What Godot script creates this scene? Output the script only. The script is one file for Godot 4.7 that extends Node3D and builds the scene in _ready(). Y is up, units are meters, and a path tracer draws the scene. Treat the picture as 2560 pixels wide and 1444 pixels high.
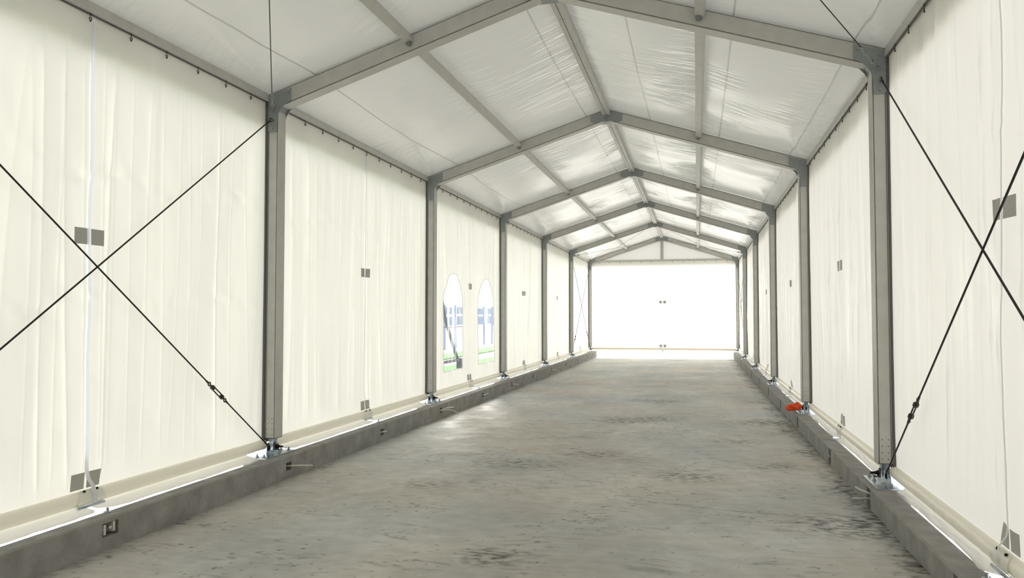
extends Node3D

# All heights below are measured from the lower end of the legs; Y0 lifts everything so that the floor lies near y = 0.
const Y0 := 0.40
const BAY := 4.9988
const Z1 := -7.315
const LEG := 2.93          # inner face of the legs
const SHEET := 3.085       # wall fabric
const KERB_TOP := -0.175
const PITCH := 0.32
const ROOF := 4.66         # roof fabric at the ridge
const END_Z := Z1 - 5 * BAY

var M := {}
var origins := {}
var used := {}
var rng := RandomNumberGenerator.new()
var na := FastNoiseLite.new()
var nb := FastNoiseLite.new()
var nc := FastNoiseLite.new()

func fz(i: int) -> float:      # front face of frame i (1 = fifth from the end wall ... 6 = at the end wall)
	return Z1 - (i - 1) * BAY

# ------------------------------------------------------------------ mesh builder
class MB:
	var v := PackedVector3Array()
	var n := PackedVector3Array()
	var uv := PackedVector2Array()
	var uv2 := PackedVector2Array()
	var ix := PackedInt32Array()

	func face(a: Vector3, b: Vector3, c: Vector3, hint: Vector3) -> void:
		var nn := (c - a).cross(b - a)
		if nn.length_squared() < 1e-16:
			return
		nn = nn.normalized()
		var s := v.size()
		if nn.dot(hint) < 0.0:
			v.append_array([a, c, b]); nn = -nn
		else:
			v.append_array([a, b, c])
		n.append_array([nn, nn, nn])
		for p in 3:
			uv.append(Vector2(v[s + p].x, v[s + p].y)); uv2.append(Vector2.ZERO)
			ix.append(s + p)

	func quad(a: Vector3, b: Vector3, c: Vector3, d: Vector3, hint: Vector3) -> void:
		face(a, b, c, hint); face(a, c, d, hint)

	func box(c: Vector3, size: Vector3, bs := Basis.IDENTITY, ch := 0.0) -> void:
		# chamfered box: a polygon ring at each end
		var h := size * 0.5
		if ch <= 0.0:
			var p := []
			for k in 8:
				p.append(c + bs * Vector3(h.x * (1 if k & 1 else -1), h.y * (1 if k & 2 else -1), h.z * (1 if k & 4 else -1)))
			for q in [[0, 1, 3, 2, Vector3(0, 0, -1)], [4, 5, 7, 6, Vector3(0, 0, 1)], [0, 1, 5, 4, Vector3(0, -1, 0)], [2, 3, 7, 6, Vector3(0, 1, 0)], [0, 2, 6, 4, Vector3(-1, 0, 0)], [1, 3, 7, 5, Vector3(1, 0, 0)]]:
				quad(p[q[0]], p[q[1]], p[q[2]], p[q[3]], bs * (q[4] as Vector3))
			return
		var poly := PackedVector2Array([Vector2(-h.x + ch, -h.y), Vector2(h.x - ch, -h.y), Vector2(h.x, -h.y + ch), Vector2(h.x, h.y - ch), Vector2(h.x - ch, h.y), Vector2(-h.x + ch, h.y), Vector2(-h.x, h.y - ch), Vector2(-h.x, -h.y + ch)])
		prism(poly, Transform3D(bs, c), -h.z, h.z)

	# polygon in local x, y, extruded from local z0 to z1
	func prism(poly: PackedVector2Array, xf: Transform3D, z0: float, z1: float) -> void:
		var tr := Geometry2D.triangulate_polygon(poly)
		var bs := xf.basis
		for k in range(0, tr.size(), 3):
			var a := poly[tr[k]]; var b := poly[tr[k + 1]]; var c := poly[tr[k + 2]]
			face(xf * Vector3(a.x, a.y, z1), xf * Vector3(b.x, b.y, z1), xf * Vector3(c.x, c.y, z1), bs.z)
			face(xf * Vector3(a.x, a.y, z0), xf * Vector3(b.x, b.y, z0), xf * Vector3(c.x, c.y, z0), -bs.z)
		var cw := Geometry2D.is_polygon_clockwise(poly)
		for k in poly.size():
			var a := poly[k]; var b := poly[(k + 1) % poly.size()]
			var o := Vector2(b.y - a.y, a.x - b.x)
			if cw: o = -o
			quad(xf * Vector3(a.x, a.y, z0), xf * Vector3(b.x, b.y, z0), xf * Vector3(b.x, b.y, z1), xf * Vector3(a.x, a.y, z1), bs * Vector3(o.x, o.y, 0))

	func tube(path: Array, r, sides := 8, caps := true) -> void:
		var up := Vector3.UP
		var first := v.size()
		for k in path.size():
			var p: Vector3 = path[k]
			var d: Vector3 = ((path[min(k + 1, path.size() - 1)] as Vector3) - (path[max(k - 1, 0)] as Vector3)).normalized()
			if k == 0 and absf(d.dot(up)) > 0.9: up = Vector3.RIGHT
			var s := d.cross(up).normalized()
			up = s.cross(d).normalized()
			var rr: float = r[k] if r is Array else r
			for q in sides + 1:
				var a := TAU * q / sides
				var o := s * cos(a) + up * sin(a)
				v.append(p + o * rr); n.append(o); uv.append(Vector2(float(q) / sides, k)); uv2.append(Vector2.ZERO)
		for k in path.size() - 1:
			for q in sides:
				var a := first + k * (sides + 1) + q
				var b := a + sides + 1
				ix.append_array([a, a + 1, b, a + 1, b + 1, b])
		if caps:
			for e in [0, path.size() - 1]:
				var d2: Vector3 = (path[0] - path[1]) if e == 0 else (path[-1] - path[-2])
				var base: int = first + e * (sides + 1)
				for q in sides:
					face(path[e], v[base + q], v[base + q + 1], d2)

	func ring(c: Vector3, axis: Vector3, big: float, small: float, sides := 14, cross := 6) -> void:
		var s := axis.cross(Vector3.UP)
		if s.length() < 0.1: s = axis.cross(Vector3.RIGHT)
		s = s.normalized()
		var t := axis.normalized().cross(s)
		var first := v.size()
		for k in sides + 1:
			var a := TAU * k / sides
			var o := s * cos(a) + t * sin(a)
			for q in cross + 1:
				var b := TAU * q / cross
				var nn := o * cos(b) + axis.normalized() * sin(b)
				v.append(c + o * big + nn * small); n.append(nn); uv.append(Vector2.ZERO); uv2.append(Vector2.ZERO)
		for k in sides:
			for q in cross:
				var a2 := first + k * (cross + 1) + q
				ix.append_array([a2, a2 + 1, a2 + cross + 1, a2 + 1, a2 + cross + 2, a2 + cross + 1])

	func disc(c: Vector3, axis: Vector3, r: float, h: float, sides := 6) -> void:
		tube([c, c + axis * h], r, sides)

	# rows of points -> smooth sheet; hint points to the side the normals face
	func sheet(rows: Array, hint: Vector3, uvs: Array = [], uvs2: Array = []) -> void:
		var first := v.size()
		var nr := rows.size()
		var nc: int = (rows[0] as PackedVector3Array).size()
		var flip := false
		for r in nr:
			var row: PackedVector3Array = rows[r]
			var ra: PackedVector3Array = rows[max(r - 1, 0)]
			var rb: PackedVector3Array = rows[min(r + 1, nr - 1)]
			for c in nc:
				var nn := (row[min(c + 1, nc - 1)] - row[max(c - 1, 0)]).cross(rb[c] - ra[c]).normalized()
				if r == 0 and c == 0: flip = nn.dot(hint) < 0.0
				v.append(row[c]); n.append(-nn if flip else nn)
				uv.append(uvs[r][c] if uvs else Vector2(row[c].z, row[c].y + row[c].x))
				uv2.append(uvs2[r][c] if uvs2 else Vector2.ZERO)
		for r in nr - 1:
			for c in nc - 1:
				var a := first + r * nc + c
				if flip: ix.append_array([a, a + 1, a + nc, a + 1, a + nc + 1, a + nc])
				else: ix.append_array([a, a + nc, a + 1, a + 1, a + nc, a + nc + 1])

	func mesh(off: Vector3, mat: Material) -> ArrayMesh:
		var vv := PackedVector3Array()
		vv.resize(v.size())
		for k in v.size(): vv[k] = v[k] - off
		var a := []
		a.resize(Mesh.ARRAY_MAX)
		a[Mesh.ARRAY_VERTEX] = vv; a[Mesh.ARRAY_NORMAL] = n; a[Mesh.ARRAY_TEX_UV] = uv; a[Mesh.ARRAY_TEX_UV2] = uv2; a[Mesh.ARRAY_INDEX] = ix
		var am := ArrayMesh.new()
		am.add_surface_from_arrays(Mesh.PRIMITIVE_TRIANGLES, a)
		am.surface_set_material(0, mat)
		return am

# ------------------------------------------------------------------ scene helpers
func numbered(called: String) -> String:
	var k: int = used.get(called, -1) + 1
	used[called] = k
	return called if k == 0 else "%s_%03d" % [called, k]

func thing(called: String, label: String, category: String, at: Vector3, group := "") -> Node3D:
	var o := Node3D.new()
	o.name = numbered(called)
	add_child(o)
	o.position = at + Vector3(0, Y0, 0)
	origins[o] = at
	o.set_meta("label", label)
	o.set_meta("category", category)
	if group: o.set_meta("group", group)
	return o

func structure(called: String, label: String, category: String, at: Vector3) -> Node3D:
	var o := thing(called, label, category, at)
	o.set_meta("kind", "structure")
	return o

func part(called: String, b: MB, mat: Material, parent: Node3D, label := "") -> MeshInstance3D:
	var o := MeshInstance3D.new()
	o.name = called
	o.mesh = b.mesh(origins[parent], mat)
	parent.add_child(o, true)
	origins[o] = origins[parent]
	if label: o.set_meta("label", label)
	return o

func copy_of(src: Node3D, at: Vector3, label: String) -> Node3D:
	var o: Node3D = src.duplicate()
	o.name = numbered(String(src.name).rstrip("0123456789").rstrip("_"))
	add_child(o)
	o.position = at + Vector3(0, Y0, 0)
	o.set_meta("label", label)
	return o

# ------------------------------------------------------------------ materials
func mat(col: Color, rough: float, metal := 0.0) -> StandardMaterial3D:
	var m := StandardMaterial3D.new()
	m.albedo_color = col
	m.roughness = rough
	m.metallic = metal
	return m

func fabric(col: Color, through: Color, rough: float) -> StandardMaterial3D:
	var m := mat(col, rough)
	m.cull_mode = BaseMaterial3D.CULL_DISABLED
	m.backlight_enabled = true
	m.backlight = through
	return m

func noise_image(w: int, h: int, seed_: int, freq: float, octaves: int, lo: Color, hi: Color, seamless := true) -> Image:
	var f := FastNoiseLite.new()
	f.seed = seed_; f.frequency = freq; f.fractal_octaves = octaves
	f.noise_type = FastNoiseLite.TYPE_SIMPLEX_SMOOTH
	var g: Image = f.get_seamless_image(w, h) if seamless else f.get_image(w, h)
	var d := g.get_data()
	var out := PackedByteArray()
	out.resize(w * h * 3)
	for k in w * h:
		var c := lo.lerp(hi, d[k] / 255.0)
		out[k * 3] = int(c.r * 255); out[k * 3 + 1] = int(c.g * 255); out[k * 3 + 2] = int(c.b * 255)
	return Image.create_from_data(w, h, false, Image.FORMAT_RGB8, out)

func tex(im: Image) -> ImageTexture:
	im.generate_mipmaps()
	return ImageTexture.create_from_image(im)

func bump(w: int, seed_: int, freq: float, octaves: int, strength: float) -> ImageTexture:
	var f := FastNoiseLite.new()
	f.seed = seed_; f.frequency = freq; f.fractal_octaves = octaves
	var g: Image = f.get_seamless_image(w, w)
	g.convert(Image.FORMAT_RGBA8)
	g.bump_map_to_normal_map(strength)
	return tex(g)

func make_materials() -> void:
	M.wall = fabric(Color(0.95, 0.948, 0.93), Color(0.745, 0.735, 0.705), 0.38)
	M.end = fabric(Color(0.96, 0.96, 0.955), Color(1.0, 1.0, 0.99), 0.45)
	M.roof = fabric(Color(0.92, 0.92, 0.91), Color(0.305, 0.305, 0.297), 0.25)
	M.gable = fabric(Color(0.92, 0.92, 0.915), Color(0.42, 0.42, 0.42), 0.40)
	M.valance = fabric(Color(0.92, 0.92, 0.91), Color(0.40, 0.40, 0.385), 0.45)
	M.band = fabric(Color(0.91, 0.895, 0.85), Color(0.60, 0.585, 0.52), 0.34)
	M.strap = fabric(Color(0.95, 0.955, 0.97), Color(0.82, 0.825, 0.845), 0.15)
	M.skirt = fabric(Color(0.95, 0.948, 0.935), Color(0.92, 0.915, 0.885), 0.38)
	M.end_band = fabric(Color(0.92, 0.885, 0.80), Color(0.14, 0.13, 0.11), 0.4)
	M.header = fabric(Color(0.92, 0.91, 0.87), Color(0.20, 0.195, 0.175), 0.45)
	M.patch = fabric(Color(0.74, 0.735, 0.71), Color(0.22, 0.22, 0.205), 0.6)
	M.clamp = mat(Color(0.95, 0.945, 0.90), 0.35)
	# extruded aluminium, faintly streaked
	var al := mat(Color(1, 1, 1), 0.45, 0.12)
	al.albedo_texture = tex(noise_image(256, 256, 11, 0.02, 4, Color(0.755, 0.75, 0.73), Color(0.80, 0.795, 0.775)))
	al.uv1_triplanar = true
	al.uv1_scale = Vector3(0.9, 0.9, 0.9)
	M.alu = al
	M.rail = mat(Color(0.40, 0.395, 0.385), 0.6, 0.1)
	# hot-dip galvanised steel with its spangle
	var gz := mat(Color(1, 1, 1), 0.42, 0.35)
	gz.albedo_texture = tex(noise_image(256, 256, 12, 0.045, 3, Color(0.56, 0.585, 0.585), Color(0.64, 0.66, 0.655)))
	gz.uv1_triplanar = true
	gz.uv1_scale = Vector3(3.5, 3.5, 3.5)
	M.galv = gz
	M.zinc = mat(Color(0.72, 0.76, 0.80), 0.25, 0.9)
	M.bolt = mat(Color(0.62, 0.64, 0.65), 0.35, 0.8)
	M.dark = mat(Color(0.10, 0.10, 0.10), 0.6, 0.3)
	M.rope = mat(Color(0.14, 0.137, 0.13), 0.5, 0.3)
	M.steel = mat(Color(0.30, 0.30, 0.285), 0.45, 0.6)
	M.wire = mat(Color(0.84, 0.83, 0.79), 0.5)
	M.rag = fabric(Color(1.0, 0.40, 0.17), Color(0.5, 0.07, 0.02), 0.8)
	# cast concrete of the kerb
	var kc := mat(Color(1, 1, 1), 0.85)
	kc.albedo_texture = tex(noise_image(512, 512, 21, 0.012, 6, Color(0.52, 0.515, 0.50), Color(0.645, 0.64, 0.62)))
	kc.uv1_triplanar = true
	kc.uv1_world_triplanar = true
	kc.uv1_scale = Vector3(0.55, 0.55, 0.55)
	kc.normal_enabled = true
	kc.normal_texture = bump(512, 22, 0.05, 4, 2.5)
	kc.normal_scale = 0.6
	M.kerb = kc
	# window film: clear plastic gone slightly milky
	var pv := mat(Color(0.95, 0.96, 1.0, 0.22), 0.12)
	pv.transparency = BaseMaterial3D.TRANSPARENCY_ALPHA
	pv.cull_mode = BaseMaterial3D.CULL_DISABLED
	M.pane = pv
	# outdoors
	M.paving = mat(Color(0.80, 0.79, 0.77), 0.9)
	var gr := mat(Color(1, 1, 1), 0.95)
	gr.albedo_texture = tex(noise_image(256, 256, 31, 0.06, 4, Color(0.30, 0.50, 0.26), Color(0.50, 0.68, 0.42)))
	gr.uv1_triplanar = true
	gr.uv1_world_triplanar = true
	gr.uv1_scale = Vector3(0.7, 0.7, 0.7)
	M.grass = gr
	M.blue = mat(Color(0.45, 0.54, 0.68), 0.6)
	M.bluesteel = mat(Color(0.20, 0.24, 0.34), 0.5, 0.3)
	M.floor = floor_material()

# trowelled concrete: a fine tile of mottling and trowel relief, times one map of the stains of this floor
func floor_material() -> StandardMaterial3D:
	var m := mat(Color(1, 1, 1), 1.0)
	m.albedo_texture = tex(noise_image(512, 512, 41, 0.02, 6, Color(0.775, 0.767, 0.74), Color(0.85, 0.842, 0.82)))
	m.normal_enabled = true
	m.normal_texture = bump(512, 42, 0.022, 5, 3.0)
	m.normal_scale = 0.22
	m.roughness_texture = tex(noise_image(512, 512, 43, 0.008, 4, Color(0.48, 0.48, 0.48), Color(0.76, 0.76, 0.76)))
	m.metallic_specular = 0.4
	m.roughness_texture_channel = BaseMaterial3D.TEXTURE_CHANNEL_RED
	m.detail_enabled = true
	m.detail_blend_mode = BaseMaterial3D.BLEND_MODE_MUL
	m.detail_uv_layer = BaseMaterial3D.DETAIL_UV_2
	m.detail_albedo = tex(stain_map())
	return m

const FLOOR_NEAR := 3.5
const FLOOR_FAR := -32.7
func stain_map() -> Image:
	var w := 768
	var h := 2048
	var big := FastNoiseLite.new()
	big.seed = 51; big.frequency = 0.55; big.fractal_octaves = 5
	var fleck := FastNoiseLite.new()
	fleck.seed = 52; fleck.frequency = 8.0; fleck.fractal_octaves = 3
	var zone := FastNoiseLite.new()
	zone.seed = 53; zone.frequency = 0.7; zone.fractal_octaves = 3
	var out := PackedByteArray()
	out.resize(w * h * 3)
	# patches of scuffed grime seen on this floor: x, z, radius, strength
	var spots := [[0.0, -5.2, 0.30, 0.5], [1.22, -8.2, 0.35, 0.42], [2.45, -6.5, 0.42, 0.5], [0.25, -12.5, 0.55, 0.45], [0.75, -12.9, 0.4, 0.4], [2.35, -12.6, 0.5, 0.6], [0.2, -9.3, 0.4, 0.35], [-0.6, -8.6, 0.5, 0.3], [2.2, -8.9, 0.3, 0.35], [1.9, -10.6, 0.35, 0.3], [0.6, -15.5, 0.6, 0.35], [-1.2, -7.3, 0.35, 0.25], [1.0, -20.0, 0.9, 0.25]]
	for j in h:
		var z := lerpf(FLOOR_NEAR, FLOOR_FAR, (j + 0.5) / h)
		var near := []
		for s in spots:
			if absf(z - s[1]) < s[2] * 1.6: near.append(s)
		for i in w:
			var x := lerpf(-3.1, 3.1, (i + 0.5) / w)
			var t := 0.93 + 0.10 * big.get_noise_2d(x, z * 0.8)
			var f := fleck.get_noise_2d(x * 0.9, z * 1.6)
			var zn := zone.get_noise_2d(x * 1.3, z * 1.3)
			var grime := 0.0
			if f > 0.52 - 0.35 * zn: grime += minf((f - 0.52 + 0.35 * zn) * 1.8, 0.24)
			var sw := 0.35 * zone.get_noise_2d(x * 0.4 + 9.0, z * 0.4)
			var st := fleck.get_noise_2d((x + sw) * 0.18 + 30.0, (z + sw) * 1.1)
			t *= 1.0 - 0.07 * absf(st) - (0.10 * smoothstep(0.30, 0.5, st) if zn > 0.0 else 0.0)
			for s in near:
				var q: float = Vector2((x - s[0]) * 0.75, z - s[1]).length() / s[2] + 0.5 * zn + 0.25 * f
				if q < 1.0: grime += s[3] * minf((1.0 - q) * 1.3, 1.0) * clampf(0.35 + 1.4 * f, 0.0, 1.0)
			# crumbs and dirt swept up against the foot of the kerb on the rag side
			var e := (x - 2.52) / 0.30 + 0.8 * zn + 0.55 * f
			if e > 0.15: grime += minf((e - 0.15) * 0.45, 0.42) * clampf(0.5 + 1.2 * f, 0.15, 1.0)
			var e2 := (-x - 2.62) / 0.22 + 0.7 * zn + 0.5 * f
			if e2 > 0.3: grime += minf((e2 - 0.3) * 0.3, 0.25) * clampf(0.5 + f, 0.2, 1.0)
			t *= 1.0 - minf(grime, 0.62)
			var warm := 0.035 * zone.get_noise_2d(x * 0.5 + 40.0, z * 0.5)
			# rusty tint near the rag
			var ru := Vector2(x - 2.3, z + 12.6).length()
			if ru < 1.2: warm += 0.05 * (1.0 - ru / 1.2) * clampf(0.5 + zn, 0.0, 1.0)
			var k := (j * w + i) * 3
			out[k] = int(clampf(t * (1.0 + warm), 0, 1) * 255)
			out[k + 1] = int(clampf(t, 0, 1) * 255)
			out[k + 2] = int(clampf(t * (1.0 - warm), 0, 1) * 255)
	return Image.create_from_data(w, h, false, Image.FORMAT_RGB8, out)

func floor_y(x: float, z: float) -> float:
	var t := clampf((z + 7.0) / -25.3, -0.4, 1.1)
	var l := lerpf(-0.412, -0.445, t)
	var r := lerpf(-0.352, -0.430, t)
	return lerpf(l, r, (x + 2.76) / 5.58)

# ------------------------------------------------------------------ _ready
func _ready() -> void:
	rng.seed = 7
	na.seed = 3; na.frequency = 1.0; na.fractal_octaves = 3
	nc.seed = 15; nc.frequency = 1.0; nc.fractal_type = FastNoiseLite.FRACTAL_NONE
	nb.seed = 9; nb.frequency = 1.0; nb.fractal_octaves = 2
	# camera
	var cam := Camera3D.new()
	cam.name = "camera"
	cam.fov = 2.0 * rad_to_deg(atan(722.0 / 1917.23))
	cam.near = 0.05
	cam.far = 400.0
	add_child(cam)
	cam.position = Vector3(1.4055, 1.2813 + Y0, 0.0)
	cam.rotation = Vector3(0.0356, 0.2369, 0.0)
	# overcast sky
	var env := Environment.new()
	env.background_mode = Environment.BG_SKY
	var skm := ProceduralSkyMaterial.new()
	skm.sky_top_color = Color(0.97, 0.98, 1.0)
	skm.sky_horizon_color = Color(0.97, 0.975, 0.99)
	skm.ground_horizon_color = Color(0.80, 0.80, 0.80)
	skm.ground_bottom_color = Color(0.70, 0.70, 0.70)
	skm.sky_energy_multiplier = 1.0
	var sky := Sky.new()
	sky.sky_material = skm
	env.sky = sky
	env.ambient_light_source = Environment.AMBIENT_SOURCE_SKY
	env.tonemap_mode = Environment.TONE_MAPPER_LINEAR
	env.tonemap_exposure = 2.4
	env.sdfgi_enabled = true
	env.ssao_enabled = true
	env.ssil_enabled = true
	var we := WorldEnvironment.new()
	we.name = "sky"
	we.environment = env
	add_child(we)
	# veiled sun, high beyond the end wall
	var sun := DirectionalLight3D.new()
	sun.name = "veiled_sun"
	sun.light_energy = 1.0
	sun.light_angular_distance = 24.0
	sun.light_color = Color(1.0, 0.985, 0.95)
	sun.shadow_enabled = true
	add_child(sun)
	sun.look_at_from_position(Vector3(0, 0, 0), Vector3(0.16, -0.55, 1.0))

	make_materials()
	make_ground()
	make_floor()
	make_kerbs()
	make_roof()
	make_walls()
	make_end_wall()
	make_front_wall()
	make_frames()
	make_purlins()
	make_cables()
	make_rag()
	make_wires()
	make_outdoors()

const COUNT := ["", "first", "second", "third", "fourth", "fifth", "sixth", "seventh"]
func bay_words(b: int) -> String:      # bay b lies between frames b and b + 1; bay 5 touches the end wall
	return "bay touching the end wall" if b == 5 else "%s bay from the end wall" % COUNT[6 - b]
func side_words(s: int) -> String:
	return "on the arched-window side" if s < 0 else "on the side opposite the arched windows"

# ------------------------------------------------------------------ ground and floor
func make_ground() -> void:
	var g := structure("ground", "pale paving stretching outside the tent", "ground", Vector3(0, -0.56, -15))
	var b := MB.new()
	b.box(Vector3(0, -0.61, -25), Vector3(240, 0.1, 240))
	part("paving", b, M.paving, g)
	var l := structure("lawn_strip", "green lawn strip outside the arched windows", "lawn", Vector3(-8, -0.5, -28))
	var c := MB.new()
	c.box(Vector3(-6.45, -0.52, -28), Vector3(1.7, 0.09, 60), Basis.IDENTITY, 0.03)
	part("turf", c, M.grass, l)
	c = MB.new()
	c.box(Vector3(-9.6, -0.52, -28), Vector3(1.3, 0.08, 60), Basis.IDENTITY, 0.03)
	part("turf", c, M.grass, l)

func make_floor() -> void:
	var f := structure("floor", "grey trowelled concrete floor with dark scuffs and stains", "floor", Vector3(0, -0.42, -15))
	var rows := []
	var uvs := []
	var uvs2 := []
	var nz := 240
	var nx := 40
	for j in nz + 1:
		var z := lerpf(FLOOR_NEAR, FLOOR_FAR, float(j) / nz)
		var row := PackedVector3Array()
		var u := []
		var u2 := []
		for i in nx + 1:
			var x := lerpf(-3.1, 3.1, float(i) / nx)
			row.append(Vector3(x, floor_y(x, z) + 0.004 * na.get_noise_2d(x * 0.8, z * 0.8), z))
			u.append(Vector2(x / 2.2, z / 2.2))
			u2.append(Vector2(float(i) / nx, float(j) / nz))
		rows.append(row); uvs.append(u); uvs2.append(u2)
	var b := MB.new()
	b.sheet(rows, Vector3.UP, uvs, uvs2)
	part("slab_surface", b, M.floor, f)
	b = MB.new()
	b.box(Vector3(0, -0.525, (FLOOR_NEAR + FLOOR_FAR) * 0.5), Vector3(6.2, 0.12, FLOOR_NEAR - FLOOR_FAR))
	part("slab", b, M.kerb, f)

func make_kerbs() -> void:
	for s in [-1, 1]:
		var inner := 2.76 if s < 0 else 2.82
		var outer := 2.905 if s < 0 else 3.0
		var called := "kerb_left" if s < 0 else "kerb_right"
		var k := CSGCombiner3D.new()
		k.name = called
		add_child(k)
		var zc := (FLOOR_NEAR - 32.55) * 0.5
		k.position = Vector3(s * (inner + outer) * 0.5, Y0 - 0.36, zc)
		k.set_meta("kind", "structure")
		k.set_meta("label", "grey concrete kerb carrying the frame feet " + side_words(s))
		k.set_meta("category", "kerb")
		var poly := CSGPolygon3D.new()
		# chamfered cross-section
		var hw := (outer - inner) * 0.5
		var top := KERB_TOP + 0.36
		poly.polygon = PackedVector2Array([Vector2(-hw, -0.16), Vector2(hw, -0.16), Vector2(hw, top - 0.012), Vector2(hw - 0.012, top), Vector2(-hw + 0.012, top), Vector2(-hw, top - 0.012)])
		poly.depth = FLOOR_NEAR + 32.55
		poly.position = Vector3(0, 0, (FLOOR_NEAR + 32.55) * 0.5)
		poly.material = M.kerb
		k.add_child(poly)
		poly.name = "body"
		# pads that carry the feet
		for i in range(0, 7):
			var pad := CSGBox3D.new()
			pad.size = Vector3(3.12 - outer + 0.1, top + 0.16, 0.62)
			pad.material = M.kerb
			k.add_child(pad, true)
			pad.name = "pad"
			pad.position = Vector3(s * (hw + (3.12 - outer - 0.1) * 0.5), (top - 0.16) * 0.5, fz(i) - 0.03 - zc)
		for q in hole_places(s):
			var h := CSGBox3D.new()
			h.operation = CSGShape3D.OPERATION_SUBTRACTION
			h.size = Vector3(0.28, q[2], q[1])
			h.material = M.kerb
			k.add_child(h, true)
			h.name = "socket"
			h.position = Vector3(-s * hw, q[3] + 0.36, q[0] - zc)

# sockets cast in the kerb faces: z, width, height, centre height
func hole_places(s: int) -> Array:
	var out := []
	if s < 0:
		out = [[-4.797, 0.16, 0.10, -0.262]]
		for z in [-7.31, -9.75, -12.22, -14.775, -17.25, -19.6, -22.2, -24.7, -27.2, -29.7, -31.3]:
			out.append([z, 0.11, 0.085, -0.285])
	else:
		for z in [-4.85, -7.17, -9.15, -11.95, -14.33, -16.7, -19.0, -21.8, -24.2, -26.9, -29.3, -31.4]:
			out.append([z, 0.15, 0.17, -0.272])
	return out

# ------------------------------------------------------------------ roof
func roof_base(x: float) -> float:
	return ROOF - PITCH * absf(x)

func roof_point(x: float, z: float, zn: float, zf: float, bay: int) -> Vector3:
	var ax := absf(x)
	var t := (zn - z) / (zn - zf)              # 0 at the near frame, 1 at the far one
	# distance to the nearest purlin line, as 0..1 across each panel
	var p := ax / 1.44 if ax < 1.44 else (ax - 1.44) / 1.65
	p = clampf(p, 0.0, 1.0)
	var sag := sin(PI * p) * sin(PI * t)
	var y := roof_base(x) - 0.060 * sag - 0.012 * sin(PI * t)
	# gathers: fine folds running down the slope, strongest beside the purlins and the welds
	var side := 0 if x < 0 else 1
	var low := ax > 1.44
	var amp: float = [[0.9, 0.55], [1.5, 1.4]][side][1 if low else 0]
	if bay >= 2: amp = maxf(amp, 1.1 if not low else 0.8)
	var edge := pow(absf(cos(PI * p)), 1.5)
	var patch := clampf(0.40 + 1.5 * nb.get_noise_3d(ax * 0.7, z * 0.5, side * 7.0 + bay), 0.0, 1.0)
	patch = minf(patch * (0.55 + 0.75 * smoothstep(0.1, 0.6, t)), 1.0)
	var fan := ax * 0.9 * (p - 0.5) * (t - 0.3)
	var g := na.get_noise_3d(ax * 1.1, z * 7.0 + fan * 6.0, side * 5.0)
	var g2 := nb.get_noise_3d(ax * 1.7, z * 20.0 + fan * 16.0, side * 9.0)
	var m := amp * (0.18 + 0.82 * edge) * patch * minf(1.0, 6.0 * minf(t, 1.0 - t))
	y += m * (0.019 * g + 0.013 * (0.5 - absf(g2)))
	# slack folds, and one rolled fold running into each far knee
	y += 0.020 * nb.get_noise_3d(ax * 0.6, z * 0.6, 3.0 + side) * sin(PI * t)
	var back := z - zf                          # distance before the far frame
	if back < 2.4 and ax > 2.0:
		var cx := 2.98 - 0.20 * back - 0.03 * sin(back * 1.6)
		var d := (ax - cx) / (0.045 + 0.02 * back)
		y -= 0.035 * exp(-d * d) * smoothstep(2.2, 0.8, back) * smoothstep(0.0, 0.35, back)
	return Vector3(x, y, z)

func make_roof() -> void:
	var r := structure("ceiling", "white tent roof of stretched plastic sheeting between grey frames", "ceiling", Vector3(0, 3.6, -15))
	for bay in range(-1, 6):
		var zn := fz(bay) - 0.06
		var zf := fz(bay + 1) - 0.06
		if bay == -1: zn = FLOOR_NEAR
		if bay == 5: zf = END_Z - 0.32
		var rows := []
		var nz := 420 if bay < 3 else 260
		var nx := 110
		for i in nx + 1:
			var x := lerpf(-3.14, 3.14, float(i) / nx)
			var row := PackedVector3Array()
			for j in nz + 1:
				row.append(roof_point(x, lerpf(zn, zf, float(j) / nz), zn, zf, bay))
			rows.append(row)
		var b := MB.new()
		b.sheet(rows, Vector3.DOWN)
		var sh := part("roof_sheet", b, M.roof, r)
		# welded overlaps running along the tent, one on each panel
		for xs in [-2.52, -0.33, 0.70, 1.76, 2.80]:
			var c := MB.new()
			var rr := []
			for e in [-0.0075, -0.006, 0.006, 0.0075]:
				var row2 := PackedVector3Array()
				for j in nz + 1:
					var pt := roof_point(xs + e, lerpf(zn, zf, float(j) / nz), zn, zf, bay)
					pt.y -= 0.004 if absf(e) < 0.007 else 0.0005
					row2.append(pt)
				rr.append(row2)
			c.sheet(rr, Vector3.DOWN)
			part("weld_seam", c, M.roof, sh)
	# valances hanging outside the eaves
	for s in [-1, 1]:
		for bay in range(-1, 6):
			var zn2 := fz(bay) - 0.06
			var zf2 := fz(bay + 1) - 0.06
			if bay == -1: zn2 = FLOOR_NEAR
			if bay == 5: zf2 = END_Z - 0.32
			var rows3 := []
			for i in 9:
				var y := lerpf(roof_base(3.14), 3.31, i / 8.0)
				var row3 := PackedVector3Array()
				for j in 81:
					var z := lerpf(zn2, zf2, j / 80.0)
					row3.append(Vector3(s * (3.14 + 0.02 * sin(i / 8.0 * PI) + 0.012 * i / 8.0 * na.get_noise_2d(z * 1.6, s * 4.0)), y, z))
				rows3.append(row3)
			var d := MB.new()
			d.sheet(rows3, Vector3(s, 0, 0))
			part("valance", d, M.valance, r)

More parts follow.
